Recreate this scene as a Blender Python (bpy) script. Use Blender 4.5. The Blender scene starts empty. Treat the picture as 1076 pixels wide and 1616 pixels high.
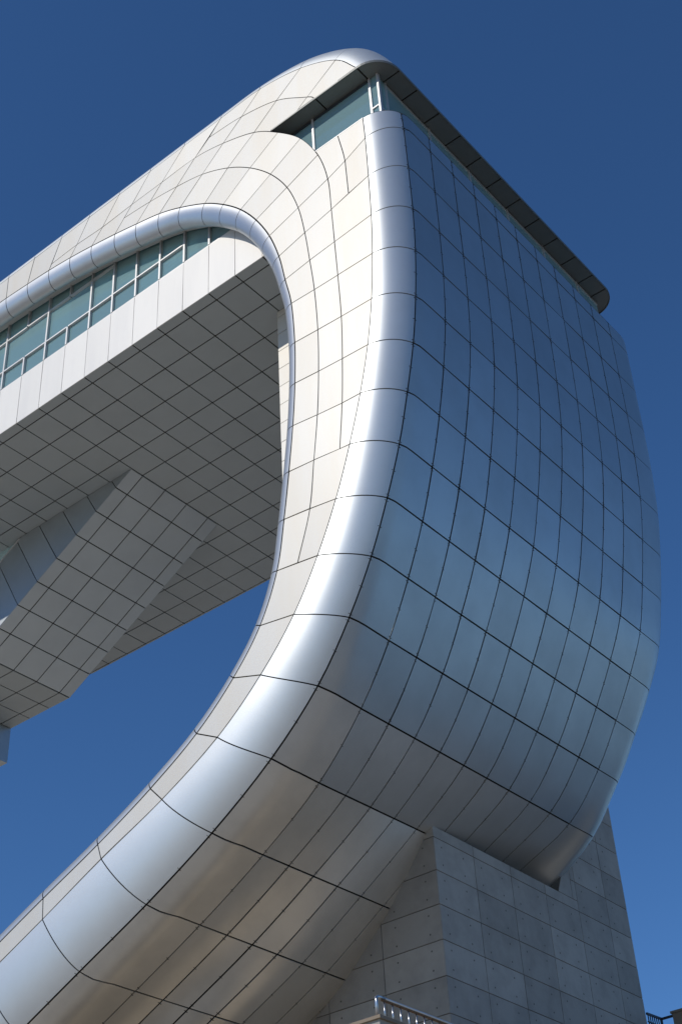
import bpy, math, random
import numpy as np
from mathutils import Matrix, Vector
random.seed(7)
C = bpy.context.scene.collection
scn = bpy.context.scene
R_ = math.radians

# ------------------------------------------------------------------ camera
cam = bpy.data.cameras.new("camera"); co = bpy.data.objects.new("camera", cam); C.objects.link(co)
right = Vector((0.7719890, 0.6336764, -0.0498710)); down = Vector((-0.4197550, 0.4493095, -0.7886233)); fwd = Vector((-0.4773245, 0.6297421, 0.6128509))
m = Matrix((right, -down, -fwd)).transposed().to_4x4(); m.translation = Vector((0, 0, 1.6)); co.matrix_world = m
cam.sensor_fit = 'VERTICAL'; cam.sensor_height = 36.0; cam.lens = 2256.69 / 1616 * 36.0
cam.clip_start = 0.1; cam.clip_end = 6000
scn.camera = co

# ------------------------------------------------------------------ sun and sky
SUN = Vector((-0.36, -1.0, 0.80)).normalized()
elev = math.asin(SUN.z); rot = math.atan2(SUN.x, SUN.y)
w = bpy.data.worlds.new("World"); scn.world = w; w.use_nodes = True
sky = w.node_tree.nodes.new('ShaderNodeTexSky'); sky.sky_type = 'NISHITA'; sky.sun_disc = False
sky.sun_elevation = elev; sky.sun_rotation = rot; sky.altitude = 1500; sky.air_density = 1.0; sky.dust_density = 0.0; sky.ozone_density = 8.0
hs = w.node_tree.nodes.new('ShaderNodeHueSaturation'); hs.inputs['Saturation'].default_value = 1.075
w.node_tree.links.new(sky.outputs[0], hs.inputs['Color']); w.node_tree.links.new(hs.outputs[0], w.node_tree.nodes['Background'].inputs[0])
w.node_tree.nodes['Background'].inputs[1].default_value = 0.115
sl = bpy.data.lights.new("sun", 'SUN'); sl.energy = 2.65; sl.angle = R_(0.5); sl.color = (1.0, 0.955, 0.88)
so = bpy.data.objects.new("sun", sl); C.objects.link(so); so.rotation_euler = SUN.to_track_quat('Z', 'Y').to_euler()
scn.view_settings.view_transform = 'Standard'; scn.view_settings.look = 'None'
scn.view_settings.exposure = 0.0; scn.view_settings.gamma = 1.0; scn.view_settings.use_curve_mapping = False

# ------------------------------------------------------------------ survey data (metres)
# one row per horizontal joint: side seam x,z | end face x,z | drift of the end face per metre of depth | corner depth, seam angle, shift
ROWS= [[-13.877, 34.501, -12.92, 34.53, 0.0, 0.0, 0.88, 69.0, 0.02],
[-13.859, 33.606, -12.922, 33.894, 0.0, 0.0, 0.88, 71.0, 0.02],
[-13.873, 32.015, -12.951, 32.21, 0.0, 0.0, 0.87, 73.0, -0.02],
[-13.9, 30.467, -12.982, 30.581, 0.0, 0.0, 0.87, 74.0, 0.0],
[-13.98, 29.036, -13.043, 28.965, 0.0, 0.0, 0.87, 73.0, -0.01],
[-14.128, 27.491, -13.166, 27.379, 0.0, 0.0, 0.87, 71.0, 0.0],
[-14.363, 26.053, -13.391, 25.934, 0.0, 0.0, 0.87, 71.5, 0.0],
[-14.701, 24.661, -13.686, 24.503, 0.0, 0.0, 0.87, 70.0, 0.0],
[-15.121, 23.308, -14.051, 23.084, 0.0, 0.0, 0.86, 70.0, 0.0],
[-15.622, 21.953, -14.494, 21.693, -0.012, 0.02, 0.84, 68.5, -0.03],
[-16.241, 20.652, -15.044, 20.337, -0.025, 0.04, 0.82, 68.5, -0.02],
[-17.0, 19.405, -15.723, 18.964, -0.036, 0.058, 0.85, 65.0, -0.06],
[-18.02, 18.266, -16.631, 17.58, -0.06, 0.075, 0.9, 61.5, -0.07],
[-19.322, 17.208, -17.916, 16.222, -0.122, 0.123, 0.95, 56.5, -0.1],
[-21.01, 16.299, -19.6, 15.077, -0.155, 0.119, 0.98, 56.0, -0.05],
[-22.902, 15.496, -21.497, 14.026, -0.165, 0.097, 1.0, 55.5, 0.01],
[-24.775, 14.632, -23.497, 13.063, -0.17, 0.09, 1.0, 54.5, 0.07]]
# joints of the flat side cladding: x,z where each joint line meets the rings
FANS=[
 ("G12",{"R0":(-30.60,38.37),"R4":(-30.83,39.35)}),
 ("G11",{"R0":(-29.36,38.22),"R4":(-29.38,39.30)}),
 ("G10",{"R0":(-28.25,38.15),"R4":(-28.03,39.25)}),
 ("G9",{"R0":(-27.15,38.03),"R2":(-27.04,38.26),"R4":(-26.65,39.25)}),
 ("G8",{"R0":(-26.09,37.87),"R2":(-25.81,38.29),"R4":(-25.28,39.23)}),
 ("G7",{"R0":(-25.03,37.65),"R2":(-24.56,38.21),"R4":(-23.85,39.20)}),
 ("G6",{"R0":(-23.92,37.38),"R1":(-23.53,37.85),"R2":(-23.20,38.25),"R4":(-22.40,39.22)}),
 ("G5",{"R0":(-22.92,37.10),"R1":(-22.34,37.71),"R2":(-21.83,38.25),"R4":(-20.85,39.24)}),
 ("G4",{"R0":(-21.88,36.78),"R1":(-21.15,37.48),"R2":(-20.38,38.24),"R3":(-19.75,38.74),"R4":(-19.25,39.30)}),
 ("G3",{"R0":(-20.96,36.34),"R1":(-20.04,37.16),"R2":(-19.16,37.93),"R3":(-18.38,38.57),"R4":(-17.61,39.26)}),
 ("G2",{"R0":(-19.92,35.70),"R1":(-18.97,36.58),"R2":(-17.88,37.35),"R3":(-16.96,38.09),"R4":(-15.97,38.79)}),
 ("G1",{"R0":(-19.15,35.04),"R1":(-18.07,35.83),"R2":(-16.95,36.54),"R3":(-15.78,37.19),"R4":(-14.65,37.94)}),
 ("Fa",{"R0":(-18.46,34.27),"R1":(-17.29,34.90),"R2":(-16.11,35.53)}),
 ("Fb",{"R0":(-17.87,33.35),"R1":(-16.69,33.82),"R2":(-15.52,34.28)}),
 ("Fc",{"R0":(-17.39,32.31),"R1":(-16.32,32.65),"R2":(-15.23,32.99),"S":(-14.60,33.24),"E":(-13.86,33.61)}),
 ("Fd",{"R0":(-17.07,31.23),"R1":(-16.13,31.47),"R2":(-15.18,31.68),"S":(-14.57,31.85),"E":(-13.87,32.02)}),
 ("Fe",{"R0":(-16.88,30.16),"R1":(-16.01,30.28),"R2":(-15.15,30.36),"E":(-13.90,30.47)}),
 ("Ff",{"R0":(-16.70,29.12),"R1":(-15.91,29.08),"R2":(-15.12,29.06),"E":(-13.98,29.04)}),
 ("Fg",{"R0":(-16.64,27.64),"R1":(-15.87,27.58),"R2":(-15.10,27.53),"E":(-14.13,27.49)}),
 ("Fh",{"R0":(-16.69,26.24),"R1":(-15.92,26.16),"R2":(-15.16,26.10),"E":(-14.36,26.05)}),
 ("Fi",{"R0":(-16.81,24.89),"R1":(-16.03,24.78),"R2":(-15.26,24.69),"E":(-14.70,24.66)}),
 ("Fj",{"R0":(-16.99,23.53),"R1":(-16.21,23.45),"R2":(-15.42,23.34),"E":(-15.12,23.31)}),
 ("Fk",{"R0":(-17.19,22.18),"R1":(-16.40,22.08),"E":(-15.62,21.95)}),
 ("Fl",{"R0":(-17.45,20.82),"R1":(-16.83,20.74),"E":(-16.24,20.65)}),
 ("Fm",{"R0":(-18.00,19.56),"E":(-17.00,19.40)}),
 ("Fn",{"R0":(-18.83,18.53),"E":(-18.02,18.27)}),
 ("Fo",{"R0":(-19.96,17.55),"E":(-19.32,17.21)}),
 ("Fp",{"R0":(-21.39,16.70),"E":(-21.01,16.30)}),
 ("Fq",{"R0":(-23.04,15.89),"E":(-22.90,15.50)}),
 ("Fr",{"R0":(-24.81,15.14),"E":(-24.77,14.63)}),
]
Y0 = 20.45      # plane of the flat side cladding
YB = 21.2       # plane of the ribbon window and white fascia
YF = 33.72       # far side of the building
ZS = 32.75      # bridge soffit
T = 1.067       # cladding module

# ------------------------------------------------------------------ helpers
def catmull(P, t):
    P = P; n = len(P) - 1
    t = max(0.0, min(t, n)); i = min(int(t), n - 1); f = t - i
    p1, p2 = P[i], P[i + 1]
    p0 = P[i - 1] if i > 0 else 2 * p1 - p2
    p3 = P[i + 2] if i + 2 <= n else 2 * p2 - p1
    return 0.5 * ((2 * p1) + (-p0 + p2) * f + (2 * p0 - 5 * p1 + 4 * p2 - p3) * f * f + (-p0 + 3 * p1 - 3 * p2 + p3) * f ** 3)

def link(o, parent=None):
    C.objects.link(o)
    if parent is not None: o.parent = parent
    return o

def mesh(name, verts, faces, mats, parent=None, smooth=None, midx=None, sharp=None):
    me = bpy.data.meshes.new(name)
    me.from_pydata([tuple(map(float, v)) for v in verts], [], faces)
    for mm in (mats if isinstance(mats, (list, tuple)) else [mats]): me.materials.append(mm)
    if smooth is not None:
        for p in me.polygons: p.use_smooth = p.index < smooth
    if midx is not None:
        for p in me.polygons: p.material_index = midx[p.index]
    me.update()
    return link(bpy.data.objects.new(name, me), parent)

def tag(o, label=None, cat=None, group=None, kind=None):
    for k, v in (('label', label), ('category', cat), ('group', group), ('kind', kind)):
        if v: o[k] = v
    return o

def empty(name, loc=(0, 0, 0)):
    o = bpy.data.objects.new(name, None); o.location = loc; C.objects.link(o); return o

class MB:
    """collects boxes, bars and prisms into one mesh"""
    def __init__(s): s.v = []; s.f = []
    def add(s, vs, fs):
        k = len(s.v); s.v += list(vs); s.f += [tuple(i + k for i in f) for f in fs]
    def box(s, a, b):
        (x0, y0, z0), (x1, y1, z1) = a, b
        s.add([(x0,y0,z0),(x1,y0,z0),(x1,y1,z0),(x0,y1,z0),(x0,y0,z1),(x1,y0,z1),(x1,y1,z1),(x0,y1,z1)],
              [(3,2,1,0),(4,5,6,7),(0,1,5,4),(1,2,6,5),(2,3,7,6),(3,0,4,7)])
        return s
    def bar(s, a, b, w, d, up=(0, 0, 1)):
        a, b = Vector(a), Vector(b); t = (b - a).normalized(); u = Vector(up)
        x = t.cross(u); x = x.normalized() if x.length > 1e-6 else Vector((1, 0, 0)); y = x.cross(t).normalized()
        q = []
        for p in (a, b):
            for i, j in ((-1,-1),(1,-1),(1,1),(-1,1)): q.append(tuple(p + x * (i * w / 2) + y * (j * d / 2)))
        s.add(q, [(3,2,1,0),(4,5,6,7),(0,1,5,4),(1,2,6,5),(2,3,7,6),(3,0,4,7)]); return s
    def tube(s, pts, r, n=10):
        pts = [Vector(p) for p in pts]; q = []; f = []
        for i, p in enumerate(pts):
            t = (pts[min(i + 1, len(pts) - 1)] - pts[max(i - 1, 0)]).normalized()
            u = Vector((0, 0, 1)) if abs(t.z) < .9 else Vector((1, 0, 0))
            x = t.cross(u).normalized(); y = x.cross(t)
            for k in range(n): a = 2 * math.pi * k / n; q.append(tuple(p + x * (r * math.cos(a)) + y * (r * math.sin(a))))
        for i in range(len(pts) - 1):
            for k in range(n): f.append((i*n+k, i*n+(k+1)%n, (i+1)*n+(k+1)%n, (i+1)*n+k))
        f.append(tuple(range(n))[::-1]); f.append(tuple((len(pts)-1)*n + k for k in range(n)))
        s.add(q, f); return s
    def build(s, name, mat, parent=None, smooth=False): return mesh(name, s.v, s.f, mat, parent, smooth=len(s.f) if smooth else None)

def patch_panel(name, f, u0, u1, v0, v1, nu, nv, mat, parent, th=0.03, gap=0.024, flip=False, tilt=0.0025, dish=0.0):
    """a sheet panel on the surface f(u, v), drawn in by half a joint on every side and folded back at its edges"""
    P = lambda u, v: np.array(f(u, v), float)
    um, vm = (u0 + u1) / 2, (v0 + v1) / 2
    lu = sum(np.linalg.norm(P(u0 + (u1-u0)*(i+1)/4, vm) - P(u0 + (u1-u0)*i/4, vm)) for i in range(4))
    lv = sum(np.linalg.norm(P(um, v0 + (v1-v0)*(i+1)/4) - P(um, v0 + (v1-v0)*i/4)) for i in range(4))
    if lu < 3 * gap or lv < 3 * gap: return None
    du = (u1 - u0) * gap / 2 / lu; dv = (v1 - v0) * gap / 2 / lv
    a0, a1, b0, b1 = u0 + du, u1 - du, v0 + dv, v1 - dv
    eu, ev = (u1 - u0) * 1e-3, (v1 - v0) * 1e-3
    sg = -1 if flip else 1
    tu, tv = random.gauss(0, tilt), random.gauss(0, tilt)
    G = []; Nn = []
    for j in range(nv + 1):
        for i in range(nu + 1):
            s, t = i / nu, j / nv
            u, v = a0 + (a1 - a0) * s, b0 + (b1 - b0) * t
            p = P(u, v); n = np.cross(P(u + eu, v) - P(u - eu, v), P(u, v + ev) - P(u, v - ev)); n = sg * n / (np.linalg.norm(n) + 1e-12)
            G.append(p + n * ((s - .5) * tu * lu + (t - .5) * tv * lv + dish * (1 - (2*s-1)**2) * (1 - (2*t-1)**2))); Nn.append(n)
    W = nu + 1; F = []
    for j in range(nv):
        for i in range(nu):
            q = (j*W+i, j*W+i+1, (j+1)*W+i+1, (j+1)*W+i); F.append(q if not flip else q[::-1])
    ns = len(F)
    ring = [i for i in range(W)] + [j*W+nu for j in range(1, nv+1)] + [nv*W+i for i in range(nu-1, -1, -1)] + [j*W for j in range(nv-1, 0, -1)]
    V = list(G); k = len(V); m_ = len(ring)
    V += [G[r] for r in ring]; V += [G[r] - Nn[r] * th for r in ring]
    for i in range(m_):
        j = (i + 1) % m_; q = (k+j, k+i, k+m_+i, k+m_+j); F.append(q if not flip else q[::-1])
    return mesh(name, V, F, mat, parent, smooth=ns)

def offset_poly(P, d):
    """draw a closed 2-d outline (counter-clockwise) in by d"""
    n = len(P); out = []
    for i in range(n):
        a, b, c = P[i - 1], P[i], P[(i + 1) % n]
        e1 = b - a; e2 = c - b; e1 = e1 / (np.linalg.norm(e1) + 1e-9); e2 = e2 / (np.linalg.norm(e2) + 1e-9)
        n1 = np.array([-e1[1], e1[0]]); n2 = np.array([-e2[1], e2[0]])
        k = 1 + n1 @ n2
        out.append(b + (n1 + n2) * (d / max(k, 0.35)))
    return out

def area(P): return 0.5 * sum(P[i-1][0]*P[i][1] - P[i][0]*P[i-1][1] for i in range(len(P)))

def flat_panel(name, pts, to3, n3, mat, parent, gap=0.030, th=0.03, tilt=0.0025):
    """a flat panel of any outline; to3 maps 2-d to 3-d, n3 is the outward normal"""
    P = []
    for p in pts:
        p = np.array(p, float)
        if not P or np.linalg.norm(p - P[-1]) > 0.012: P.append(p)
    if np.linalg.norm(P[0] - P[-1]) < 0.012: P.pop()
    if area(P) < 0: P = P[::-1]
    if abs(area(P)) < 0.02: return None
    Q = offset_poly(P, gap / 2); c = sum(Q) / len(Q); ta, tb = random.gauss(0, tilt), random.gauss(0, tilt)
    n3 = np.array(n3, float)
    F3 = [np.array(to3(q[0], q[1])) + n3 * ((q[0]-c[0])*ta + (q[1]-c[1])*tb) for q in Q]
    n = len(F3); t = np.cross(F3[1] - F3[0], F3[2] - F3[0])
    nn = sum((np.cross(F3[i], F3[(i+1) % n]) for i in range(n)), np.zeros(3))
    flip = nn @ n3 < 0
    V = F3 + F3 + [p - n3 * th for p in F3]
    f0 = tuple(range(n)); F = [f0[::-1] if flip else f0]
    for i in range(n):
        j = (i+1) % n; q = (n+j, n+i, 2*n+i, 2*n+j); F.append(q[::-1] if flip else q)
    return mesh(name, V, F, mat, parent)

# ------------------------------------------------------------------ materials
def mat(name, col, rough=.5, metal=0.0, vary=0.0, noise=0.0, nscale=2.0, bump=0.0, bscale=1.0, col2=None, streak=False, spec=.5, rvar=0.0):
    m = bpy.data.materials.new(name); m.use_nodes = True; nt = m.node_tree; N = nt.nodes; L = nt.links
    b = N['Principled BSDF']; b.inputs['Roughness'].default_value = rough; b.inputs['Metallic'].default_value = metal
    b.inputs['Specular IOR Level'].default_value = spec
    tc = N.new('ShaderNodeTexCoord'); src = tc.outputs['Object']
    cur = N.new('ShaderNodeRGB').outputs[0]; cur.default_value = (*col, 1)
    if noise or col2:
        mp = N.new('ShaderNodeMapping'); L.new(src, mp.inputs[0])
        if streak: mp.inputs['Scale'].default_value = (1, 1, .12)
        nz = N.new('ShaderNodeTexNoise'); nz.inputs['Scale'].default_value = nscale; nz.inputs['Detail'].default_value = 6; nz.inputs['Roughness'].default_value = .6
        L.new(mp.outputs[0], nz.inputs['Vector'])
        rp = N.new('ShaderNodeValToRGB'); rp.color_ramp.elements[0].position = .42; rp.color_ramp.elements[1].position = .72
        L.new(nz.outputs[0], rp.inputs[0])
        mx = N.new('ShaderNodeMix'); mx.data_type = 'RGBA'; mx.inputs[6].default_value = (*col, 1)
        c2 = col2 or tuple(c * (1 - noise) for c in col); mx.inputs[7].default_value = (*c2, 1)
        L.new(rp.outputs[0], mx.inputs[0]); cur = mx.outputs[2]
        if rvar:
            mr = N.new('ShaderNodeMapRange'); mr.inputs[3].default_value = rough - rvar; mr.inputs[4].default_value = rough + rvar
            L.new(nz.outputs[0], mr.inputs[0]); L.new(mr.outputs[0], b.inputs['Roughness'])
    if vary:
        oi = N.new('ShaderNodeObjectInfo'); mr = N.new('ShaderNodeMapRange'); mr.inputs[3].default_value = 1 - vary; mr.inputs[4].default_value = 1.0
        L.new(oi.outputs['Random'], mr.inputs[0])
        vm = N.new('ShaderNodeVectorMath'); vm.operation = 'SCALE'; L.new(cur, vm.inputs[0]); L.new(mr.outputs[0], vm.inputs['Scale']); cur = vm.outputs[0]
    L.new(cur, b.inputs['Base Color'])
    if bump:
        nb = N.new('ShaderNodeTexNoise'); nb.inputs['Scale'].default_value = bscale; nb.inputs['Detail'].default_value = 2; L.new(src, nb.inputs['Vector'])
        bp = N.new('ShaderNodeBump'); bp.inputs['Strength'].default_value = 1; bp.inputs['Distance'].default_value = bump
        L.new(nb.outputs[0], bp.inputs['Height']); L.new(bp.outputs[0], b.inputs['Normal'])
    return m

M = {}
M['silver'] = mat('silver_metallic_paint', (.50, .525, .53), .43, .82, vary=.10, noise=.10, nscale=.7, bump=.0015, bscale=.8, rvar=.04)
M['belly'] = mat('ground_reflection_silver', (.70, .655, .58), .42, .52, vary=.08, noise=.14, nscale=.8, bump=.0015, bscale=.8, rvar=.04, streak=False)  # silver warmed and lightened: reflection of the sunlit ground put into the colour
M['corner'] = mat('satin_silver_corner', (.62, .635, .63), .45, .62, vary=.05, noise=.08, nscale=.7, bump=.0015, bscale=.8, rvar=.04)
M['belly_mid'] = mat('faint_ground_reflection_silver', (.60, .59, .56), .42, .66, vary=.08, noise=.12, nscale=.8, bump=.0015, bscale=.8, rvar=.04)  # tone between silver and belly, with a weaker ground reflection painted in
M['rim'] = mat('satin_metal_rim', (.60, .605, .60), .38, .68, vary=.05, noise=.08, nscale=1.2, bump=.001, bscale=1.1, rvar=.04)
M['white'] = mat('white_metallic_paint', (.65, .62, .56), .42, .13, vary=.08, col2=(.64, .585, .49), noise=.1, nscale=1.1, streak=True, bump=.001, bscale=.8)
M['fascia'] = mat('white_fascia_paint', (.82, .775, .70), .45, .05, vary=.04, col2=(.76, .72, .66), noise=.1, nscale=1.6, streak=True)
M['paving'] = mat('tan_terrace_paving', (.62, .52, .38), .85, 0, noise=.2, nscale=.3)
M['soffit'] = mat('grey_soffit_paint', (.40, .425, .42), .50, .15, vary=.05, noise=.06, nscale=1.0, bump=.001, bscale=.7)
M['canopy'] = mat('dark_canopy_sheet', (.20, .20, .18), .45, .35, vary=.06, noise=.08)
M['joint'] = mat('dark_joint_membrane', (.030, .027, .022), .9, 0, noise=.2, spec=.1)
M['soffit_joint'] = mat('brown_soffit_joint', (.055, .047, .034), .9, 0, noise=.2, spec=.1)
M['stairsheet'] = mat('bounce_lit_soffit_paint', (.58, .60, .59), .45, .2, vary=.05, noise=.06, nscale=1.0, bump=.001, bscale=.7)  # soffit paint made lighter: bounce light on the stair underside put into the colour
M['lining'] = mat('grey_back_sheet', (.68, .67, .64), .6, .1, noise=.08)
M['frame'] = mat('pale_aluminium_frame', (.62, .60, .58), .40, .45, noise=.06, nscale=3)
M['ceiling'] = mat('room_white', (.75, .80, .76), .9, 0, noise=.05)
M['blind'] = mat('cream_blind', (.85, .85, .68), .8, 0, noise=.05)
M['concrete'] = mat('board_formed_concrete', (.43, .405, .36), .85, 0, vary=.24, noise=.20, nscale=1.5, bump=.006, bscale=9, spec=.25)
M['concrete_joint'] = mat('dark_concrete_joint', (.15, .14, .12), .95, 0, noise=.2, spec=.2)
M['hole'] = mat('tie_hole_dark', (.14, .135, .12), .95, 0, noise=.2, spec=.1)
M['steel'] = mat('brushed_stainless_steel', (.58, .58, .58), .28, .9, noise=.1, nscale=5)
M['rust'] = mat('rust_streaked_steel', (.22, .12, .05), .7, .2, noise=.3, nscale=8)
M['darksteel'] = mat('dark_painted_steel', (.05, .055, .065), .5, .3, noise=.1)
M['stone'] = mat('tan_stone_coping', (.26, .20, .14), .8, 0, noise=.2, nscale=4, bump=.004, bscale=12)
M['ground'] = mat('pale_plaza_paving', (.47, .42, .34), .85, 0, noise=.35, nscale=.05, col2=(.38, .335, .265))
g = bpy.data.materials.new('teal_tinted_glass'); g.use_nodes = True; nt = g.node_tree; nt.nodes.clear()
o_ = nt.nodes.new('ShaderNodeOutputMaterial'); mx = nt.nodes.new('ShaderNodeMixShader'); tr = nt.nodes.new('ShaderNodeBsdfTransparent'); gl = nt.nodes.new('ShaderNodeBsdfGlossy')
tr.inputs[0].default_value = (.68, .90, .86, 1); gl.inputs['Roughness'].default_value = .015; gl.inputs[0].default_value = (.82, .92, .92, 1)
lw = nt.nodes.new('ShaderNodeFresnel'); lw.inputs[0].default_value = 1.6
tcg = nt.nodes.new('ShaderNodeTexCoord'); nzg = nt.nodes.new('ShaderNodeTexNoise'); nzg.inputs['Scale'].default_value = .5; bpg = nt.nodes.new('ShaderNodeBump'); bpg.inputs['Distance'].default_value = .0006
nt.links.new(tcg.outputs['Object'], nzg.inputs['Vector']); nt.links.new(nzg.outputs[0], bpg.inputs['Height']); nt.links.new(bpg.outputs[0], gl.inputs['Normal'])
ad = nt.nodes.new('ShaderNodeMath'); ad.operation = 'ADD'; ad.inputs[1].default_value = .06; nt.links.new(lw.outputs[0], ad.inputs[0])
nt.links.new(ad.outputs[0], mx.inputs[0]); nt.links.new(tr.outputs[0], mx.inputs[1]); nt.links.new(gl.outputs[0], mx.inputs[2]); df = nt.nodes.new('ShaderNodeBsdfDiffuse'); df.inputs[0].default_value = (.46, .72, .74, 1); m2 = nt.nodes.new('ShaderNodeMixShader'); m2.inputs[0].default_value = .36
nt.links.new(mx.outputs[0], m2.inputs[1]); nt.links.new(df.outputs[0], m2.inputs[2]); nt.links.new(m2.outputs[0], o_.inputs[0])
M['glass'] = g

# ------------------------------------------------------------------ ground
sea = bpy.data.materials.new('sea_water'); sea.use_nodes = True; nt = sea.node_tree; b = nt.nodes['Principled BSDF']
b.inputs['Base Color'].default_value = (.012, .040, .085, 1); b.inputs['Roughness'].default_value = .25; b.inputs['IOR'].default_value = 1.33
t_ = nt.nodes.new('ShaderNodeTexCoord'); n_ = nt.nodes.new('ShaderNodeTexNoise'); n_.inputs['Scale'].default_value = .8; n_.inputs['Detail'].default_value = 5; p_ = nt.nodes.new('ShaderNodeBump'); p_.inputs['Distance'].default_value = .25
nt.links.new(t_.outputs['Object'], n_.inputs['Vector']); nt.links.new(n_.outputs[0], p_.inputs['Height']); nt.links.new(p_.outputs[0], b.inputs['Normal'])
ux, uy = .67, .742
def sh_(d, l): return (ux * d - uy * l, uy * d + ux * l, .004)
sm = mesh('sea', [sh_(52, -2500), sh_(2900, -2500), sh_(2900, 2500), sh_(52, 2500)], [(0, 1, 2, 3)], sea); tag(sm, kind='structure')
gm = mesh('ground', [(-3000,-3000,0),(3000,-3000,0),(3000,3000,0),(-3000,3000,0)], [(0,1,2,3)], M['ground']); tag(gm, kind='structure')

# ------------------------------------------------------------------ the building
B = empty('curved_building', (-20, 27, 0))
tag(B, 'silver and white clad building curling down like a giant loop beside a concrete pier', 'building')
def part(name, mb=None, material=None, v=None, f=None, smooth=None):
    if mb is not None: v, f = mb.v, mb.f
    o = mesh(name, v, f, material, None, smooth=smooth); o.parent = B; o.matrix_parent_inverse = Matrix.Translation((20, -27, 0)); return o

# --- rows: extend below the picture
RW = np.array(ROWS)
for k in range(6):
    r = RW[-1].copy(); r[0] -= 1.88; r[1] -= .84; r[2] -= 2.0; r[3] -= .93; r[8] = 0.05; RW = np.vstack([RW, r])
NR = len(RW) - 1
Aq = RW[:, 0:2]; Cq = RW[:, 2:4]; Vq = RW[:, 4:6]
Tq = np.gradient(Cq, axis=0); Tq /= np.linalg.norm(Tq, axis=1)[:, None]; Tq[0] = Tq[1]; Nq = np.stack([-Tq[:, 1], Tq[:, 0]], 1)
YC = 22.22; YSTEP = 1.087; YCOLS = [YC + YSTEP * i for i in range(10)]
OUT = [Cq[k] - Aq[k] for k in range(NR + 1)]
def seamrow(s): return catmull(RW, s)
def corner_pt(s, th):
    """near rounded corner; th 0 = flat side, 90 deg = end face"""
    r = seamrow(s); A = r[0:2]; Cc = r[2:4]; dep = r[6]; thb = R_(r[7]); tau = r[8]
    t = catmull(Tq, s); t = t / np.linalg.norm(t); n = np.array([-t[1], t[0]]); D = Cc - A; o = D @ n; tt = D @ t
    sn = math.sin(th); u = 1 - math.cos(th)
    wt = th / thb if th < thb else (math.pi/2 - th) / (math.pi/2 - thb); wt = wt * wt * (3 - 2 * wt)
    q = A + n * (o * sn) + t * (tt * (u * .5 + sn * .5) + tau * wt)
    return np.array([q[0], Y0 + dep * u, q[1]])
def end_pt(s, Y):
    r = seamrow(s); q = r[2:4] + r[4:6] * (Y - YC); p = np.array([q[0], Y, q[1]])
    if s > 13:      # below the pier head the underside draws forward as it goes deeper
        k = min(max((Y - YC) / 4.4, 0), 1); k = k * k * (3 - 2 * k)
        D = [np.interp(s, [13, 14, 15, 16, 18], v) for v in ([0, .73, 1.29, 1.74, 2.24], [0, -.96, -1.54, -1.92, -2.13], [0, -.50, -.745, -.85, -.80])]
        p = p + np.array(D) * k
    return p
def first_pt(s, w):
    """first end panel: finishes the rounded corner, then runs flat to the first seam. w 0..1"""
    r = seamrow(s); thb = R_(r[7]); y90 = Y0 + r[6]
    la = (math.pi/2 - thb) * .9; lb = YC - y90; f_ = la / (la + lb)
    if w < f_: return corner_pt(s, thb + (math.pi/2 - thb) * w / f_)
    g_ = (w - f_) / (1 - f_); p = corner_pt(s, math.pi/2); e = end_pt(s, YC)
    return p * (1 - g_) + e * g_
RF = .87
def far_pt(s, w):
    """far corner: w 0..0.5 runs flat, then round to the far side; the joint sits at w = 0.75"""
    y0, y1 = YCOLS[-1], YF - RF; p = end_pt(s, y1); r = seamrow(s); t = catmull(Tq, s); t = t / np.linalg.norm(t); n = np.array([-t[1], t[0]])
    k = .66 * math.exp(-(s - 13.4) ** 2 / 1.3); p = p + np.array([n[0], 0, n[1]]) * k
    if w < .5: e = end_pt(s, y0 + (y1 - y0) * w / .5); return e + np.array([n[0], 0, n[1]]) * (k * (w / .5) ** 2)
    th = R_(22) * (w - .5) / .25 if w < .75 else R_(22) + R_(68) * (w - .75) / .25
    o = .88
    return np.array([p[0] - n[0] * o * (1 - math.cos(th)) , y1 + RF * math.sin(th), p[2] - n[1] * o * (1 - math.cos(th))])

def grid_mesh(name, f, us, vs, off, material, flip=False):
    V = []; F = []
    for v in vs:
        for u in us:
            p = np.array(f(u, v)); e = 1e-3
            n = np.cross(np.array(f(u+e, v)) - np.array(f(u-e, v)), np.array(f(u, v+e)) - np.array(f(u, v-e))); n = n / (np.linalg.norm(n) + 1e-12)
            V.append(p - n * off * (-1 if flip else 1))
    W = len(us)
    for j in range(len(vs) - 1):
        for i in range(W - 1):
            q = (j*W+i, j*W+i+1, (j+1)*W+i+1, (j+1)*W+i); F.append(q[::-1] if flip else q)
    return part(name, None, material, V, F, smooth=len(F))

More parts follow.
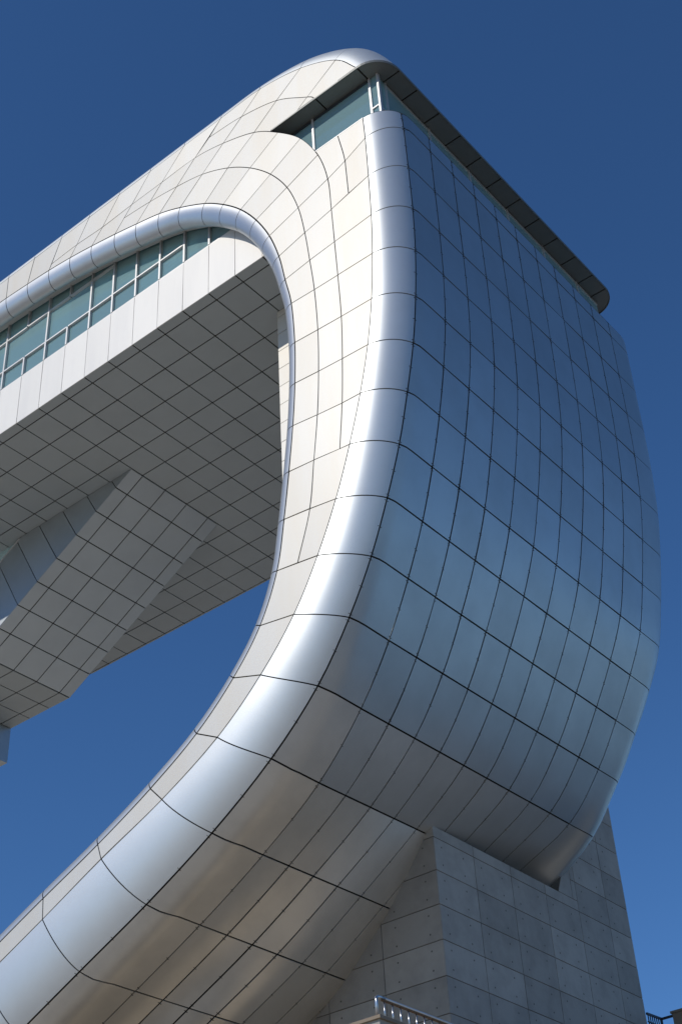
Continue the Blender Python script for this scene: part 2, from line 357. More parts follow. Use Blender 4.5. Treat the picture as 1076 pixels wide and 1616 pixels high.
SR = [i * .25 for i in range(int(NR * 4) + 1)]
endwall = grid_mesh('end_wall', lambda s, Y: end_pt(s, Y), SR, [YC + YSTEP * i / 3 for i in range(28)], .06, M['joint'])
nearcorner = grid_mesh('rounded_corner', lambda s, th: corner_pt(s, th), SR, [R_(a) for a in range(1, 90, 8)], .045, M['joint'])
_v = grid_mesh('corner_lining', lambda s, w_: first_pt(s, w_), SR, [.02, .2, .4, .6, .8, 1.0], .045, M['joint'])
farcorner = grid_mesh('far_corner', lambda s, w_: far_pt(s, w_), SR, [.01, .25, .5, .65, .75, .8, .85, .9, .95, .995], .045, M['joint'])
for k in range(NR):
    nu = 4 if k < 17 else 2
    for c in range(len(YCOLS) - 1):
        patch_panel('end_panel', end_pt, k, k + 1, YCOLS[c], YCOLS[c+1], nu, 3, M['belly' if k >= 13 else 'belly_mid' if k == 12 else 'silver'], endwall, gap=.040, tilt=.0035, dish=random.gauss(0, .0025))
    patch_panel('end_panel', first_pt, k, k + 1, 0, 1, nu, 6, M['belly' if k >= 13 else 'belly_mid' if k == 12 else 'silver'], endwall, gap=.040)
    thb = R_(RW[k][7]); thc = R_(RW[k+1][7])
    patch_panel('corner_panel', lambda s, w_: corner_pt(s, w_ * R_(seamrow(s)[7])), k, k + 1, 0.001, 1, nu, 12, M['corner'], nearcorner, tilt=0.0012, gap=.03)
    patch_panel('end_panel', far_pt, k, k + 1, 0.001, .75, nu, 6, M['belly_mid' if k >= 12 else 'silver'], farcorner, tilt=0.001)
    patch_panel('corner_panel', far_pt, k, k + 1, 0.75, 1, nu, 8, M['silver'], farcorner, tilt=0.001)

# clips beside the joints of the end face
cl = MB()
for k in range(17):
    for Y in [None] + YCOLS:
        for t in (.05, .5, .95):
            s = k + t
            if Y is None: p = corner_pt(s, R_(seamrow(s)[7])); q = corner_pt(s, R_(seamrow(s)[7]) + .02)
            else: p = end_pt(s, Y); q = end_pt(s, Y + .02)
            yd = Vector(q - p).normalized(); sd = Vector(end_pt(s + .01, Y or 21) - end_pt(s, Y or 21)).normalized(); nn = sd.cross(yd).normalized()
            for sgn in (-1, 1):
                c = Vector(p) + yd * (.035 * sgn) + sd * (.012 * sgn); cl.bar(c - yd * .015, c + yd * .015, .010, .012, up=nn)
cp = part('joint_clip', cl, M['joint']); tag(cp, kind='stuff')

# --- flat side cladding
FN = [n for n, _ in FANS]; FD = dict(FANS)
for i in range(6):                                  # continue the arm below the picture
    nm = 'X%d' % i; FN.append(nm); FD[nm] = {'R0': (-24.81 - 1.80*(i+1), 15.14 - .80*(i+1)), 'E': tuple(Aq[17 + i])}
for i in range(8):                                  # continue the bridge beyond the picture
    nm = 'Y%d' % i; FN.insert(0, nm); FD[nm] = {'R0': (-30.60 - 1.15*(i+1), 38.42), 'R4': (-30.83 - 1.3*(i+1), 39.3)}
for n in FN:
    if 'R4' in FD[n] and FD[n]['R4'][0] < -17.8: FD[n]['R4'] = (FD[n]['R4'][0], 39.27)
for n_ in ('G12', 'G11'): FD[n_]['R0'] = (FD[n_]['R0'][0], 38.30 if n_ == 'G12' else 38.24)
def ringpts(r, names): return [np.array(FD[n][r]) for n in names if r in FD[n]]
def curve(P, i, n=8): return [catmull(P, i + k / n) for k in range(n + 1)]
def seg(ring, a, b, n=8):
    """the ring's course from joint line a to joint line b"""
    names = [x for x in FN if ring in FD[x]]
    P = [np.array(FD[x][ring]) for x in names]; i = names.index(a); return curve(P, i, n)
FD['Fc']['E'] = tuple(Aq[1])
for i, n in enumerate(['Fc','Fd','Fe','Ff','Fg','Fh','Fi','Fj','Fk','Fl','Fm','Fn','Fo','Fp','Fq','Fr']): FD[n]['E'] = tuple(Aq[i + 1])
TIP = np.array((-17.2, 36.88)); S0 = np.array((-14.78, 34.5)); R2S = np.array((-15.60, 34.5)); E0 = Aq[0]; E0 = np.array((E0[0], 34.5))
EA, EB, EC = np.array((-16.21, 36.88)), np.array((-15.50, 36.88)), np.array((-13.93, 36.88))
G1 = {k: np.array(v) for k, v in FD['G1'].items()}; G2 = {k: np.array(v) for k, v in FD['G2'].items()}
cells = []
def cell(lo, hi, a, b): cells.append(seg(lo, a, b) + seg(hi, a, b)[::-1])
nb = lambda n: FN[FN.index(n) + 1]
rng = lambda a, b: FN[FN.index(a):FN.index(b)]
for n in rng('Y7', 'G9'): cell('R0', 'R4', n, nb(n))
for n in rng('G9', 'G6'): cell('R0', 'R2', n, nb(n)); cell('R2', 'R4', n, nb(n))
for n in rng('G6', 'G4'): cell('R0', 'R1', n, nb(n)); cell('R1', 'R2', n, nb(n)); cell('R2', 'R4', n, nb(n))
for n in rng('G4', 'G2'):
    for a, b in (('R0','R1'), ('R1','R2'), ('R2','R3'), ('R3','R4')): cell(a, b, n, nb(n))
cell('R0', 'R1', 'G2', 'G1'); cell('R1', 'R2', 'G2', 'G1')
r2 = [np.array(FD[x]['R2']) for x in FN if 'R2' in FD[x]]; r2n = [x for x in FN if 'R2' in FD[x]]; i1 = r2n.index('G2'); ia = r2n.index('Fa')
c12 = [catmull(r2, i1 + k / 12) for k in range(13)]
cells.append([p for p in c12 if p[0] < TIP[0]] + [TIP, EA] + [G1['R3']] + seg('R3', 'G2', 'G1')[::-1])
r3 = [np.array(FD[x]['R3']) for x in FN if 'R3' in FD[x]] + [EB + np.array((.0, .0))]
c3 = curve(r3, len(r3) - 2, 5)
cells.append([EA, EB] + c3[::-1][1:])
r4n = [x for x in FN if 'R4' in FD[x]]; R4P = [np.array(FD[x]['R4']) for x in r4n] + [EC]
c4 = curve(R4P, len(R4P) - 2, 8)
cells.append(seg('R3', 'G2', 'G1') + curve(R4P, len(R4P) - 3, 8)[::-1])
cells.append(c3 + [EC] + c4[::-1][1:])
for n in rng('G1', 'Fc'): cell('R0', 'R1', n, nb(n)); cell('R1', 'R2', n, nb(n))
SP = [S0, np.array(FD['Fc']['S']), np.array(FD['Fd']['S'])]; sc0 = curve(SP, 0, 6)
cfb = [catmull(r2, ia + k / 12) for k in range(13)]
cells.append([p for p in cfb if p[1] < 34.5] + seg('R2', 'Fb', 'Fc')[1:] + sc0[::-1] + [R2S])
cells.append([np.array(FD['Fc']['E']), E0] + sc0)
cell('R2', 'S', 'Fc', 'Fd'); cell('S', 'E', 'Fc', 'Fd'); cell('R0', 'R1', 'Fc', 'Fd'); cell('R1', 'R2', 'Fc', 'Fd')
for n in rng('Fd', 'Fj'): cell('R0', 'R1', n, nb(n)); cell('R1', 'R2', n, nb(n)); cell('R2', 'E', n, nb(n))
for n in rng('Fj', 'Fl'): cell('R0', 'R1', n, nb(n)); cell('R1', 'E', n, nb(n))
for n in rng('Fl', 'X5'): cell('R0', 'E', n, nb(n))
bv, bf = [], []
for P in cells:
    k = len(bv); P = [p for p in P]
    if area(P) < 0: P = P[::-1]
    bv += [(p[0], Y0 + .045, p[1]) for p in P]; bf.append(tuple(range(k, len(bv))))
sidewall = part('side_wall', None, M['joint'], bv, bf)
for P in cells: flat_panel('side_panel', P, lambda a, b: (a, Y0, b), (0, -1, 0), M['white'], sidewall)

# --- rounded rim round the opening
RN = [n for n in FN if 'R0' in FD[n]]; R0P = np.array([FD[n]['R0'] for n in RN])
rim_r = np.array([.61 if (n[0] in 'GY') else .44 for n in RN]); rim_d = np.array([.37 if (n[0] in 'GY') else .44 for n in RN])
for i, n in enumerate(RN):
    if n in ('G3', 'G2', 'G1', 'Fa', 'Fb', 'Fc'): rim_r[i] = .54; rim_d[i] = .37
    if n == 'Fd': rim_r[i] = .48; rim_d[i] = .40
def rim_n(s):
    e = .02; a, b = catmull(R0P, max(0, s - e)), catmull(R0P, min(len(R0P) - 1, s + e)); t = (b - a) / np.linalg.norm(b - a); return np.array([t[1], -t[0]])
NB = [rim_n(i + 0.0) for i in range(len(RN))]
def rim_pt(s, th):
    p = catmull(R0P, s); n = catmull(NB, s); n = n / np.linalg.norm(n); r = float(catmull(rim_r, s))
    q = p + n * r * math.sin(th); return np.array([q[0], Y0 + float(catmull(rim_d, s)) * (1 - math.cos(th)), q[1]])
SRM = [i * .2 for i in range((len(RN) - 1) * 5 + 1)]
rim = grid_mesh('opening_rim', rim_pt, SRM, [R_(a) for a in (1, 15, 30, 45, 60, 75, 90, 98, 106)], .03, M['joint'], flip=True)
for i in range(len(RN) - 1):
    patch_panel('rim_panel', rim_pt, i, i + 1, 0.02, R_(108), 5, 14, M['rim'], rim, flip=True, th=.02, tilt=.001, gap=.028)

# inner lining of the opening, behind the rim
def lining_pt(s, Y):
    p = catmull(R0P, s); n = catmull(NB, s); n = n / np.linalg.norm(n); r = float(catmull(rim_r, s)) * .5; q = p + n * r; return np.array([q[0], Y, q[1]])
iF = RN.index('Fa')
o = grid_mesh('reveal_lining', lining_pt, [i * .25 for i in range(iF * 4 + 1)], [Y0 + .1, YB + .05], 0, M['lining'], flip=True)
o = grid_mesh('inner_lining', lining_pt, [iF + i * .25 for i in range((len(RN) - 1 - iF) * 4 + 1)], [Y0 + .1, YF - .05], 0, M['lining'], flip=True)
# far side sheet
bv, bf = [], []
for P in cells:
    k = len(bv)
    if area(P) > 0: P = P[::-1]
    bv += [(p[0], YF - .02, p[1]) for p in P]; bf.append(tuple(range(k, len(bv))))
part('far_side_wall', None, M['lining'], bv, bf)

# --- roof edge and cap above the canopy
CAPX = [x for x in r4n] + ['end']
R4A = np.array(R4P)
tg = np.gradient(R4A, axis=0); tg /= np.linalg.norm(tg, axis=1)[:, None]; CN = np.stack([-tg[:, 1], tg[:, 0]], 1)
CN[-1] = (1.0, 0.05); CN[-2] = (.72, .69); CN[-3] = (.42, .91); CN[-4] = (.03, 1.0)
CR = np.array([.50] * (len(R4A) - 4) + [.50, .80, .88, .89])
CD = np.array([.50] * (len(R4A) - 4) + [.62, .80, .88, .88])
def cap_pt(s, th):
    p = catmull(R4A, s); n = catmull(CN, s); n = n / np.linalg.norm(n); r = float(catmull(CR, s)); d = float(catmull(CD, s))
    q = p + n * r * math.sin(th); return np.array([q[0], Y0 + d * (1 - math.cos(th)), q[1]])
def roof_pt(s, Y):
    a = cap_pt(s, math.pi/2); d = float(catmull(CD, s)); return np.array([a[0], Y, a[2]])
n4 = len(R4A) - 1
SCP = [i * .25 for i in range(n4 * 4 + 1)]
cap = grid_mesh('roof_edge', cap_pt, SCP, [R_(a) for a in range(1, 92, 9)], .035, M['joint'])
for i in range(n4): patch_panel('roof_edge_panel', cap_pt, i, i + 1, 0.001, math.pi/2, 6, 10, M['corner'], cap, tilt=.001)
roof = grid_mesh('roof', roof_pt, SCP, [Y0 + .9, 22.2, YF - .9], .05, M['joint'])
for i in range(n4):
    ys = [float(max(CD[i], CD[i+1])) + Y0] + [YC + YSTEP * 2 * j for j in range(1, 5)] + [YF - .88]
    for j in range(len(ys) - 1): patch_panel('roof_panel', roof_pt, i, i + 1, ys[j], ys[j+1], 4, 1, M['silver'], roof)
def cap_far(s, th):
    p = catmull(R4A, s); n = catmull(CN, s); n = n / np.linalg.norm(n); r = float(catmull(CR, s))
    q = p + n * r * math.sin(th); return np.array([q[0], YF - .88 * (1 - math.cos(th)), q[1]])
fcap = grid_mesh('far_roof_edge', cap_far, SCP, [R_(a) for a in range(0, 91, 10)], 0, M['silver'], flip=True)

# --- canopy over the corner window
XL, XG, YG = -13.04, -13.66, 20.97          # lip, end glass, side glass
ZC = 36.88
lipN = [(-17.2, Y0), (-16.2, Y0), (-15.5, Y0), (-13.93, Y0)]
arc = [(-13.93 + .89 * math.sin(a), Y0 + .88 * (1 - math.cos(a))) for a in [R_(x) for x in range(9, 90, 9)]]
farc = [(XL - .89 * (1 - math.cos(a)), YF - .88 + .88 * math.sin(a)) for a in [R_(x) for x in range(9, 90, 9)]]
lip = lipN + arc + [(XL, Y0 + .88), (XL, YF - .88)] + farc + [(-13.93, YF)]
ins = [(-17.2, YG + .9), (-15.5, YG + .9), (XG - .9, YG + .9), (XG - .9, YF)]
mbk = MB(); pl = [(x, y, ZC + .05) for x, y in lip] + [(-17.2, YF, ZC + .05)]
mbk.add(pl, [tuple(range(len(pl)))[::-1]])
canopy = part('canopy', mbk, M['joint'])
def cpanel(pts): flat_panel('canopy_panel', pts, lambda a, b: (a, b, ZC), (0, 0, -1), M['canopy'], canopy, gap=.05, th=.04)
cpanel([(-17.2, Y0 + .02), (-15.5, Y0 + .02), (-15.5, YG + .35), (-17.2, YG + .35)])
cpanel([(-15.5, Y0 + .02), (-13.93, Y0 + .02), (-13.93, YG + .35), (-15.5, YG + .35)])
cpanel([(-13.93, Y0 + .02)] + arc + [(XL, Y0 + .88), (XL, 21.35), (XG - .35, 21.35), (XG - .35, YG + .35), (-13.93, YG + .35)])
ycp = [21.35] + [YC + YSTEP * i for i in range(0, 10)] + [YF - .88]
for a, b in zip(ycp[:-1], ycp[1:]): cpanel([(XL, a), (XL, b), (XG - .35, b), (XG - .35, a)])
cpanel([(XL, YF - .88)] + farc + [(-13.93, YF), (XG - .35, YF), (XG - .35, YF - .88)])
lv, lf = [], []
for i, (x, y) in enumerate(lip): lv += [(x, y, ZC - .035), (x, y, ZC + .06)]
for i in range(len(lip) - 1): lf.append((2*i, 2*i+2, 2*i+3, 2*i+1))
lm = mesh('canopy_edge', lv, lf, M['canopy'], canopy); sol = lm.modifiers.new('t', 'SOLIDIFY'); sol.thickness = .02

# --- corner ribbon window under the canopy
ZB = 34.45
win = part('corner_window', MB().box((-17.3, YG + .01, ZB - .06), (-13.62, YG + .07, ZB)).box((XG - .05, YG + .2, ZB - .06), (XG + .02, YF - .4, ZB)), M['frame'])
def glass(poly, parent): 
    c = Vector((0, 0, 0)); V = [tuple(p) for p in poly]; return mesh('pane', V, [tuple(range(len(V)))], M['glass'], parent)
xs = [-17.3, -16.04, -13.90, -13.60]
for a, b in zip(xs[:-1], xs[1:]): glass([(a, YG + .04, ZB), (b, YG + .04, ZB), (b, YG + .04, ZC), (a, YG + .04, ZC)], win)
ysw = [YG + .12, 21.42, 23.55, 25.62, 27.72, 29.80, 31.88, YF - .5]
glass([(-13.60, YG + .04, ZB), (XG + .04, YG + .12, ZB), (XG + .04, YG + .12, ZC), (-13.60, YG + .04, ZC)], win)
for a, b in zip(ysw[:-1], ysw[1:]): glass([(XG, a, ZB), (XG, b, ZB), (XG, b, ZC), (XG, a, ZC)], win)
for x in (-16.04, -13.90): MB().box((x - .035, YG - .01, ZB), (x + .035, YG + .10, ZC - .003)).build('mullion', M['frame'], win)
MB().box((-13.64, YG, ZB), (-13.58, YG + .1, ZC - .003)).build('mullion', M['frame'], win)
for y in ysw[1:-1]: MB().box((XG - .06, y - .03, ZB), (XG + .04, y + .03, ZC - .003)).build('mullion', M['frame'], win)
MB().box((-13.87, YG, 35.42), (-13.64, YG + .09, 35.47)).build('transom', M['frame'], win)
MB().box((XG - .05, YG + .14, 35.42), (XG + .03, 21.39, 35.47)).build('transom', M['frame'], win)
MB().box((XG - .02, 21.46, ZC - .12), (XG + .03, YF - .5, ZC - .06)).build('head_rail', M['frame'], win)
MB().box((-17.3, YG - .005, ZC - .10), (-13.94, YG + .035, ZC - .04)).build('head_rail', M['darksteel'], win)
# sill flashing of the notch, and the notch's side reveal
v = [(p[0], Y0 - .004, p[1]) for p in (R2S, S0, E0)]
MB().box((R2S[0], Y0 - .006, 34.485), (E0[0], YG + .05, 34.515)).build('sill', M['frame'], win)
nr = [TIP] + [p for p in c12 if p[0] > TIP[0]] + [catmull(r2, i1 + 1 + k / 8) for k in range(1, 9)] + [p for p in cfb if p[1] > 34.5] + [R2S]
V = []; F = []
for p in nr: V += [(p[0], Y0 + .03, p[1]), (p[0], YG + .5, p[1])]
for i in range(len(nr) - 1): F.append((2*i, 2*i+1, 2*i+3, 2*i+2))
mesh('reveal', V, F, M['canopy'], win)
cs = MB(); top = [corner_pt(0, R_(a)) for a in range(0, 91, 9)] + [end_pt(0, YC), end_pt(0, YF - RF)]
V = [tuple(p) for p in top] + [(XG - .05 if p[0] > XG - .05 else p[0], max(p[1], YG + .05), p[2]) for p in top]; n = len(top)
mesh('sill', V, [(i, i+1, n+i+1, n+i) for i in range(n-1)], M['canopy'], win)
# room behind: back wall, floor, ceiling
rm = MB().box((-19, YG + 3.2, ZB - .1), (XG - 3.2, YG + 3.3, ZC)).box((-19, YG + .3, ZB - .3), (XG - .3, YF - .3, ZB - .1)).box((-19, YG + .4, ZC + .08), (XG - .4, YF - .3, ZC + .16)).box((XG - 3.3, YG + 3.2, ZB - .1), (XG - 3.2, YF - .3, ZC))
rm.build('room', M['ceiling'], win)

# --- bridge: white fascia, ribbon window, soffit
XJ = [-18.32 - T * i for i in range(20)]
fas = part('white_fascia', MB().box((-40, YB + .04, ZS + .01), (-17.0, YB + .2, 34.88)), M['joint'])
xj = [-17.12] + XJ
for a, b in zip(xj[:-1], xj[1:]): flat_panel('fascia_panel', [(a, ZS), (b, ZS), (b, 34.85), (a, 34.85)], lambda p, q: (p, YB, q), (0, -1, 0), M['fascia'], fas, gap=.018)
rw = part('ribbon_window', MB().box((-40, YB + .02, 34.853), (-17.4, YB + .14, 34.90)), M['frame'])
XW = [-20.455 - T * i for i in range(18)]
Z1, Z2, Z3 = 35.73, 37.17, 38.28
def pane(x0, x1, z0, z1): glass([(x0, YB + .09, z0), (x1, YB + .09, z0), (x1, YB + .09, z1), (x0, YB + .09, z1)], rw)
full = {0, 1, 2, 3, 4, 5, 7, 9, 11, 13, 15, 17}
for i, x in enumerate(XW):
    mbx = MB()
    if i in full: mbx.box((x - .033, YB, 34.90), (x + .033, YB + .12, Z3))
    else:
        mbx.box((x - .033, YB, 34.90), (x + .033, YB + .12, Z1 - .03))
        MB().box((x - .033, YB, Z2 + .03), (x + .033, YB + .12, Z3)).build('mullion', M['frame'], rw)
    mbx.build('mullion', M['frame'], rw)
pane(-20.45, -17.45, 34.9, 36.9)
for i in range(17):
    a, b = XW[i+1], XW[i]
    if i == 0: pane(a, b, 34.9, Z3); continue
    MB().box((a + .034, YB + .005, Z1 - .028), (b - .034, YB + .11, Z1 + .028)).build('transom', M['frame'], rw)
    pane(a, b, 34.9, Z1)
    if i >= 4:
        MB().box((a + .034, YB + .005, Z2 - .028), (b - .034, YB + .11, Z2 + .028)).build('transom', M['frame'], rw)
        pane(a, b, Z2, Z3)
        if i == 4: pane(a, b, Z1, Z2)
        elif i % 2 == 1 and i + 2 < 18: pane(XW[i+2], b, Z1, Z2)
    else: pane(a, b, Z1, Z3)
# rooms behind the ribbon window, and their blinds
MB().box((-45, YB + 2.6, ZS + .2), (-17.6, YB + 2.7, 38.4)).box((-45, YB + .25, 38.3), (-17.6, YB + 2.6, 38.36)).box((-45, YB + .25, ZS + 1.2), (-17.6, YB + 2.6, ZS + 1.3)).build('room', M['ceiling'], rw)
for x0, x1, zt, zb in ((-21.40, -21.05, 36.5, 35.1), (-22.50, -21.62, 37.2, 34.95), (-23.55, -22.75, 37.9, 35.0), (-24.6, -23.85, 38.1, 35.85), (-25.65, -24.8, 37.1, 35.9), (-27.75, -26.95, 38.2, 35.8), (-29.9, -29.1, 38.2, 37.2), (-31.9, -30.4, 38.2, 37.3)):
    z = zt; sl_ = MB()
    while z > zb: sl_.box((x0, YB + .135, z), (x1, YB + .145, z + .10)); z -= .165
    tag(sl_.build('blind', M['blind'], rw), kind='stuff')

YJ = [YB, 21.56] + [21.56 + T * i for i in range(1, 12)] + [33.4]
sof = part('bridge_soffit', MB().box((-60, YB + .01, ZS + .045), (-17.05, 33.4, ZS + .25)), M['soffit_joint'])
xs = [-17.2] + XJ
for i in range(len(xs) - 1):
    for j in range(len(YJ) - 1):
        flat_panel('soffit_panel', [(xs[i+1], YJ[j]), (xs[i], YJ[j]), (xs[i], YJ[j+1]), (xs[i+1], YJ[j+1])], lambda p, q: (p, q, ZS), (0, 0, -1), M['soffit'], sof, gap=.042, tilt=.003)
part('back_wall', MB().box((-60, 33.2, ZS + .26), (-17.3, 33.38, 39.6)), M['lining'])

# --- inner shaft seen through the opening
XS, YS_ = -19.47, 23.14
sh = part('lift_shaft', MB().box((XS + .05, YS_ + .05, 18.9), (-17.9, 26.95, ZS)), M['joint'])
z = ZS - .12; zs = [ZS, ]
zz_ = 32.5
while zz_ > 19: zs.append(zz_); zz_ -= .70
for a, b in zip(zs[:-1], zs[1:]):
    flat_panel('shaft_panel', [(XS, b), (-18.0, b), (-18.0, a), (XS, a)], lambda p, q: (p, YS_, q), (0, -1, 0), M['white'], sh, gap=.02)
    flat_panel('shaft_panel', [(YS_, b), (27, b), (27, a), (YS_, a)], lambda p, q: (XS, p, q), (-1, 0, 0), M['white'], sh, gap=.02)

# --- sloping stair enclosure hung under the bridge
P0 = np.array((-27.9, ZS)); dS = np.array((-35.25, 28.62)) - P0; LS = np.linalg.norm(dS); dS = dS / LS; nS = np.array((dS[1], -dS[0]))  # nS points down and out
if nS[1] > 0: nS = -nS
uS = -nS; YL, YR = 25.31, 29.54; HS = 2.72
def st(s, h): q = P0 + dS * s + uS * h; return (q[0], q[1])
k_ = .05
mb = MB(); a0, a1, a2, a3 = st(k_, k_), st(LS, k_), st(LS, HS), st(3.3, HS)
mb.add([(a0[0], YL + .05, a0[1]), (a1[0], YL + .05, a1[1]), (a2[0], YL + .05, a2[1]), (a3[0] + .4, YL + .05, min(a3[1], ZS)), (a0[0], YR - .05, a0[1]), (a1[0], YR - .05, a1[1]), (a2[0], YR - .05, a2[1]), (a3[0] + .4, YR - .05, min(a3[1], ZS))],
       [(0,1,2,3), (7,6,5,4), (0,4,5,1), (1,5,6,2), (2,6,7,3), (3,7,4,0)])
stair = part('stair_enclosure', mb, M['soffit_joint'])
SJ = [0.03] + [.87 + T * i for i in range(8)]; SJ[-1] = LS
YSJ = [YL, 25.84, 26.91, 27.97, 29.04, YR]
for i in range(len(SJ) - 1):
    for j in range(5): 
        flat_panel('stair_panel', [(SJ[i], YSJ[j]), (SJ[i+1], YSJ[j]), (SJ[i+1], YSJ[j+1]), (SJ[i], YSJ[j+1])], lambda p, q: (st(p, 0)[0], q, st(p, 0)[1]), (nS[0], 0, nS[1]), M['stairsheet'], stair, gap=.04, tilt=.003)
def clipz(P, zmax):
    out = []
    for i in range(len(P)):
        a, b = P[i - 1], P[i]
        if (a[1] <= zmax) != (b[1] <= zmax): t = (zmax - a[1]) / (b[1] - a[1]); out.append((a[0] + (b[0]-a[0])*t, zmax))
        if b[1] <= zmax: out.append(b)
    return out
SJs = [0.0] + [.87 + T * i for i in range(12)]
for i in range(len(SJs) - 1):
    P = clipz([st(SJs[i], 0), st(SJs[i+1], 0), st(SJs[i+1], HS), st(SJs[i], HS)], ZS - .005)
    if SJs[i] >= LS - .2:
        P = P
    P = [(p[0], -p[1]) for p in clipz([(p[0], -p[1]) for p in P], -28.62)]
    if len(P) < 3: continue
    for Yp, nn_ in ((YL, (0, -1, 0)), (YR, (0, 1, 0))):
        flat_panel('stair_side_panel', P, lambda p, q, Yp=Yp: (p, Yp, q), nn_, M['silver'], stair, gap=.03)
e0, e1 = st(5.0, HS), st(LS + 3, HS)
MB().bar((e0[0], YL + .06, e0[1] + .03), (e1[0], YL + .06, e1[1] + .03), .14, .07, up=(0, 0, 1)).build('parapet_cap', M['frame'], stair)
g0, g1 = st(5.05, HS + .05), st(LS + 3, HS + .05)
mesh('pane', [(g0[0], YL + .12, g0[1]), (g1[0], YL + .12, g1[1]), (g1[0], YL + .12, ZS), (g0[0], YL + .12, ZS)], [(0,1,2,3)], M['glass'], stair)
ZL = 28.62
low = part('lower_soffit', MB().box((-50, YL + .01, ZL + .045), (-35.3, YR - .01, ZL + 2.4)), M['soffit_joint'])
xl = [-35.27 - T * i for i in range(9)]
for i in range(len(xl) - 1):
    for j in range(5): flat_panel('lower_soffit_panel', [(xl[i+1], YSJ[j]), (xl[i], YSJ[j]), (xl[i], YSJ[j+1]), (xl[i+1], YSJ[j+1])], lambda p, q: (p, q, ZL), (0, 0, -1), M['soffit'], low, gap=.045, tilt=.002)
part('hanging_beam', MB().box((-46, 27.2, 27.18), (-38.47, 29.52, ZL + .02)), M['silver'])

# ------------------------------------------------------------------ concrete pier
XP, YP, YPR = -18.3, 27.04, 36.65
pw = [(-18.8, 32.8, 16.96), (-18.8, 33.56, 16.96), (-18.8, 33.56, 18.4), (XP - .02, 32.8, 16.96), (XP - .02, 33.56, 16.96), (XP - .02, 33.56, 18.4)]
pmb = MB(); pmb.add(pw, [(2,1,0), (3,4,5), (0,3,5,2), (0,1,4,3)])
pier = pmb.box((-34, YP + .02, 0), (XP - .02, 33.72, 16.96)).box((-26, 33.55, 0), (XP - .02, YPR - .02, 25.5)).build('concrete_pier', M['concrete_joint'])
tag(pier, 'grey concrete pier with tie holes holding up the curled end of the metal building', 'pier')
ZJ = [16.98, 16.68] + [16.68 - .862 * i for i in range(1, 18)]
YPJ = [YP, 28.75, 30.44, 32.10, 33.78, 35.44, YPR]
holes = MB()
flat_panel('concrete_panel', [(32.82, 16.98), (33.55, 16.98), (33.55, 18.4)], lambda p, q: (XP, p, q), (1, 0, 0), M['concrete'], pier, gap=.012, th=.02)
for a_, b_ in ((16.98, 17.542), (17.542, 18.404)): flat_panel('concrete_panel', [(33.55, a_), (YPJ[4], a_), (YPJ[4], b_), (33.55, b_)], lambda p, q: (XP, p, q), (1, 0, 0), M['concrete'], pier, gap=.022, th=.02)
def disc(c, ax, r=.024):
    vs = []
    for k in range(8):
        a = 2 * math.pi * k / 8
        vs.append((c[0], c[1] + r*math.cos(a), c[2] + r*math.sin(a)) if ax == 'x' else (c[0] + r*math.cos(a), c[1], c[2] + r*math.sin(a)))
    holes.add(vs, [tuple(range(8)) if ax == 'x' else tuple(range(8))])
for j in range(6):
    zj = list(ZJ)
    if j >= 4: zj = [16.68 + .862 * i for i in range(9, 0, -1)] + ZJ[1:]
    for a, b in zip(zj[1:], zj[:-1]):
        if b < 8: continue
        if j == 3 and a > 16: pass
        flat_panel('concrete_panel', [(YPJ[j], a), (YPJ[j+1], a), (YPJ[j+1], b), (YPJ[j], b)], lambda p, q: (XP, p, q), (1, 0, 0), M['concrete'], pier, gap=.022, th=.02, tilt=.0015)
        if b - a > .5:
            for dy in (.30, 1.22):
                if YPJ[j] + dy > YPJ[j+1] - .12: continue
                for dz in (.2, .66): disc((XP + .004, YPJ[j] + dy, a + dz), 'x')
XPJ = [XP, -20.08, -21.80, -23.5, -25.2, -26.9, -28.6]
for j in range(6):
    for a, b in zip(ZJ[1:], ZJ[:-1]):
        if b < 8: continue
        flat_panel('concrete_panel', [(XPJ[j+1], a), (XPJ[j], a), (XPJ[j], b), (XPJ[j+1], b)], lambda p, q: (p, YP, q), (0, -1, 0), M['concrete'], pier, gap=.022, th=.02, tilt=.0015)
        if b - a > .5:
            for dx in (.35, 1.35):
                for dz in (.2, .66): disc((XPJ[j] - dx, YP - .004, a + dz), 'y')
tag(holes.build('tie_hole', M['hole'], pier), kind='stuff')

# ------------------------------------------------------------------ parapet and railing at the foot
tf = mesh('terrace', *(lambda b: (b.v, b.f))(MB().box((-60, 21.4, 0), (-16.2, 60, 9.35))), M['paving']); tag(tf, kind='structure')
wl = MB().box((-16.2, 21.12, 0), (-15.86, 40, 10.30)).box((-30, 21.12, 0), (-16.2, 21.4, 10.30)).build('parapet_wall', M['concrete'])
MB().box((-16.24, 21.06, 10.30), (-15.80, 40, 10.36)).box((-30, 21.06, 10.30), (-16.24, 21.46, 10.36)).build('coping', M['stone'], wl)
tag(wl, 'tan coped parapet wall under the short steel railing at the foot of the pier', 'wall')
rl = empty('steel_railing', (-16, 21.24, 10.36)); tag(rl, 'stainless steel railing with rust under its handrail, standing before the pier corner', 'railing')
def rp(mbx, name, material, smooth=True):
    o = mbx.build(name, material, rl, smooth); o.matrix_parent_inverse = Matrix.Translation((16, -21.24, -10.36)); return o
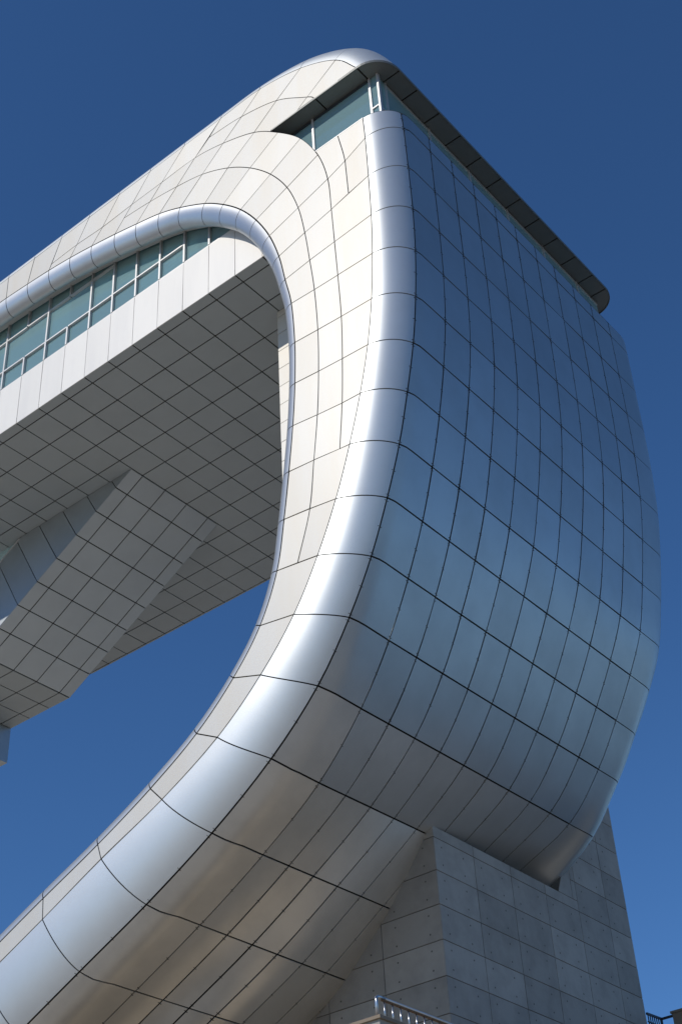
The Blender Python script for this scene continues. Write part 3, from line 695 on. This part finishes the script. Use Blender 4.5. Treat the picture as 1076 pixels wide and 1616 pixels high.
rp(MB().tube([(-16, 21.235, 10.36), (-16, 21.235, 10.70), (-16, 21.245, 10.755), (-16, 21.28, 10.785), (-16, 21.34, 10.79), (-16, 21.5, 10.79)], .032, 12), 'end_post', M['steel'])
rp(MB().tube([(-16, 21.5, 10.79), (-16, 39.5, 10.79)], .027, 12), 'handrail', M['steel'])
rp(MB().box((-16.02, 21.40, 10.735), (-15.975, 39.5, 10.757)), 'rusty_flat_bar', M['rust'], False)
y = 21.48
while y < 33.5:
    rp(MB().tube([(-16, y, 10.36), (-16, y, 10.735)], .016, 8), 'baluster', M['steel']); y += .25

# ------------------------------------------------------------------ landing behind the pier
ld = MB().box((-20.5, 36.68, 0), (-12, 37.75, 13.55)).build('landing_block', M['concrete']); tag(ld, 'concrete stair landing behind the right edge of the pier', 'landing')
r2_ = empty('dark_railing', (-18.3, 37.58, 13.55)); tag(r2_, 'dark steel railing turning a corner beside the pier edge low in the view', 'railing')
def rq(mbx, name, material, smooth=False):
    o = mbx.build(name, material, r2_, smooth); o.matrix_parent_inverse = Matrix.Translation((18.3, -37.58, -13.55)); return o
rq(MB().bar((-18.3, 36.72, 14.56), (-18.3, 37.58, 14.60), .05, .06), 'handrail', M['darksteel'])
rq(MB().bar((-18.3, 37.58, 14.60), (-13, 37.58, 14.62), .05, .06), 'handrail', M['darksteel'])
rq(MB().bar((-18.3, 36.72, 14.34), (-18.3, 37.58, 14.36), .03, .03), 'mid_rail', M['darksteel'])
for y in (36.78, 36.9, 37.02, 37.14, 37.26, 37.38, 37.5): rq(MB().box((-18.312, y - .012, 13.55), (-18.288, y + .012, 14.57)), 'baluster', M['darksteel'])
x = -18.3
while x < -13: rq(MB().box((x - .02, 37.56, 13.55), (x + .02, 37.60, 14.58)), 'baluster', M['darksteel']); x += .42
pp = MB().box((-17.72, 37.10, 13.55), (-17.20, 37.45, 14.50)).build('stone_pillar', M['stone'])
MB().box((-17.76, 37.06, 14.50), (-17.16, 37.49, 14.56)).build('cap', M['stone'], pp)
tag(pp, 'tan stone post on the landing beside the dark railing at the picture edge', 'pillar')
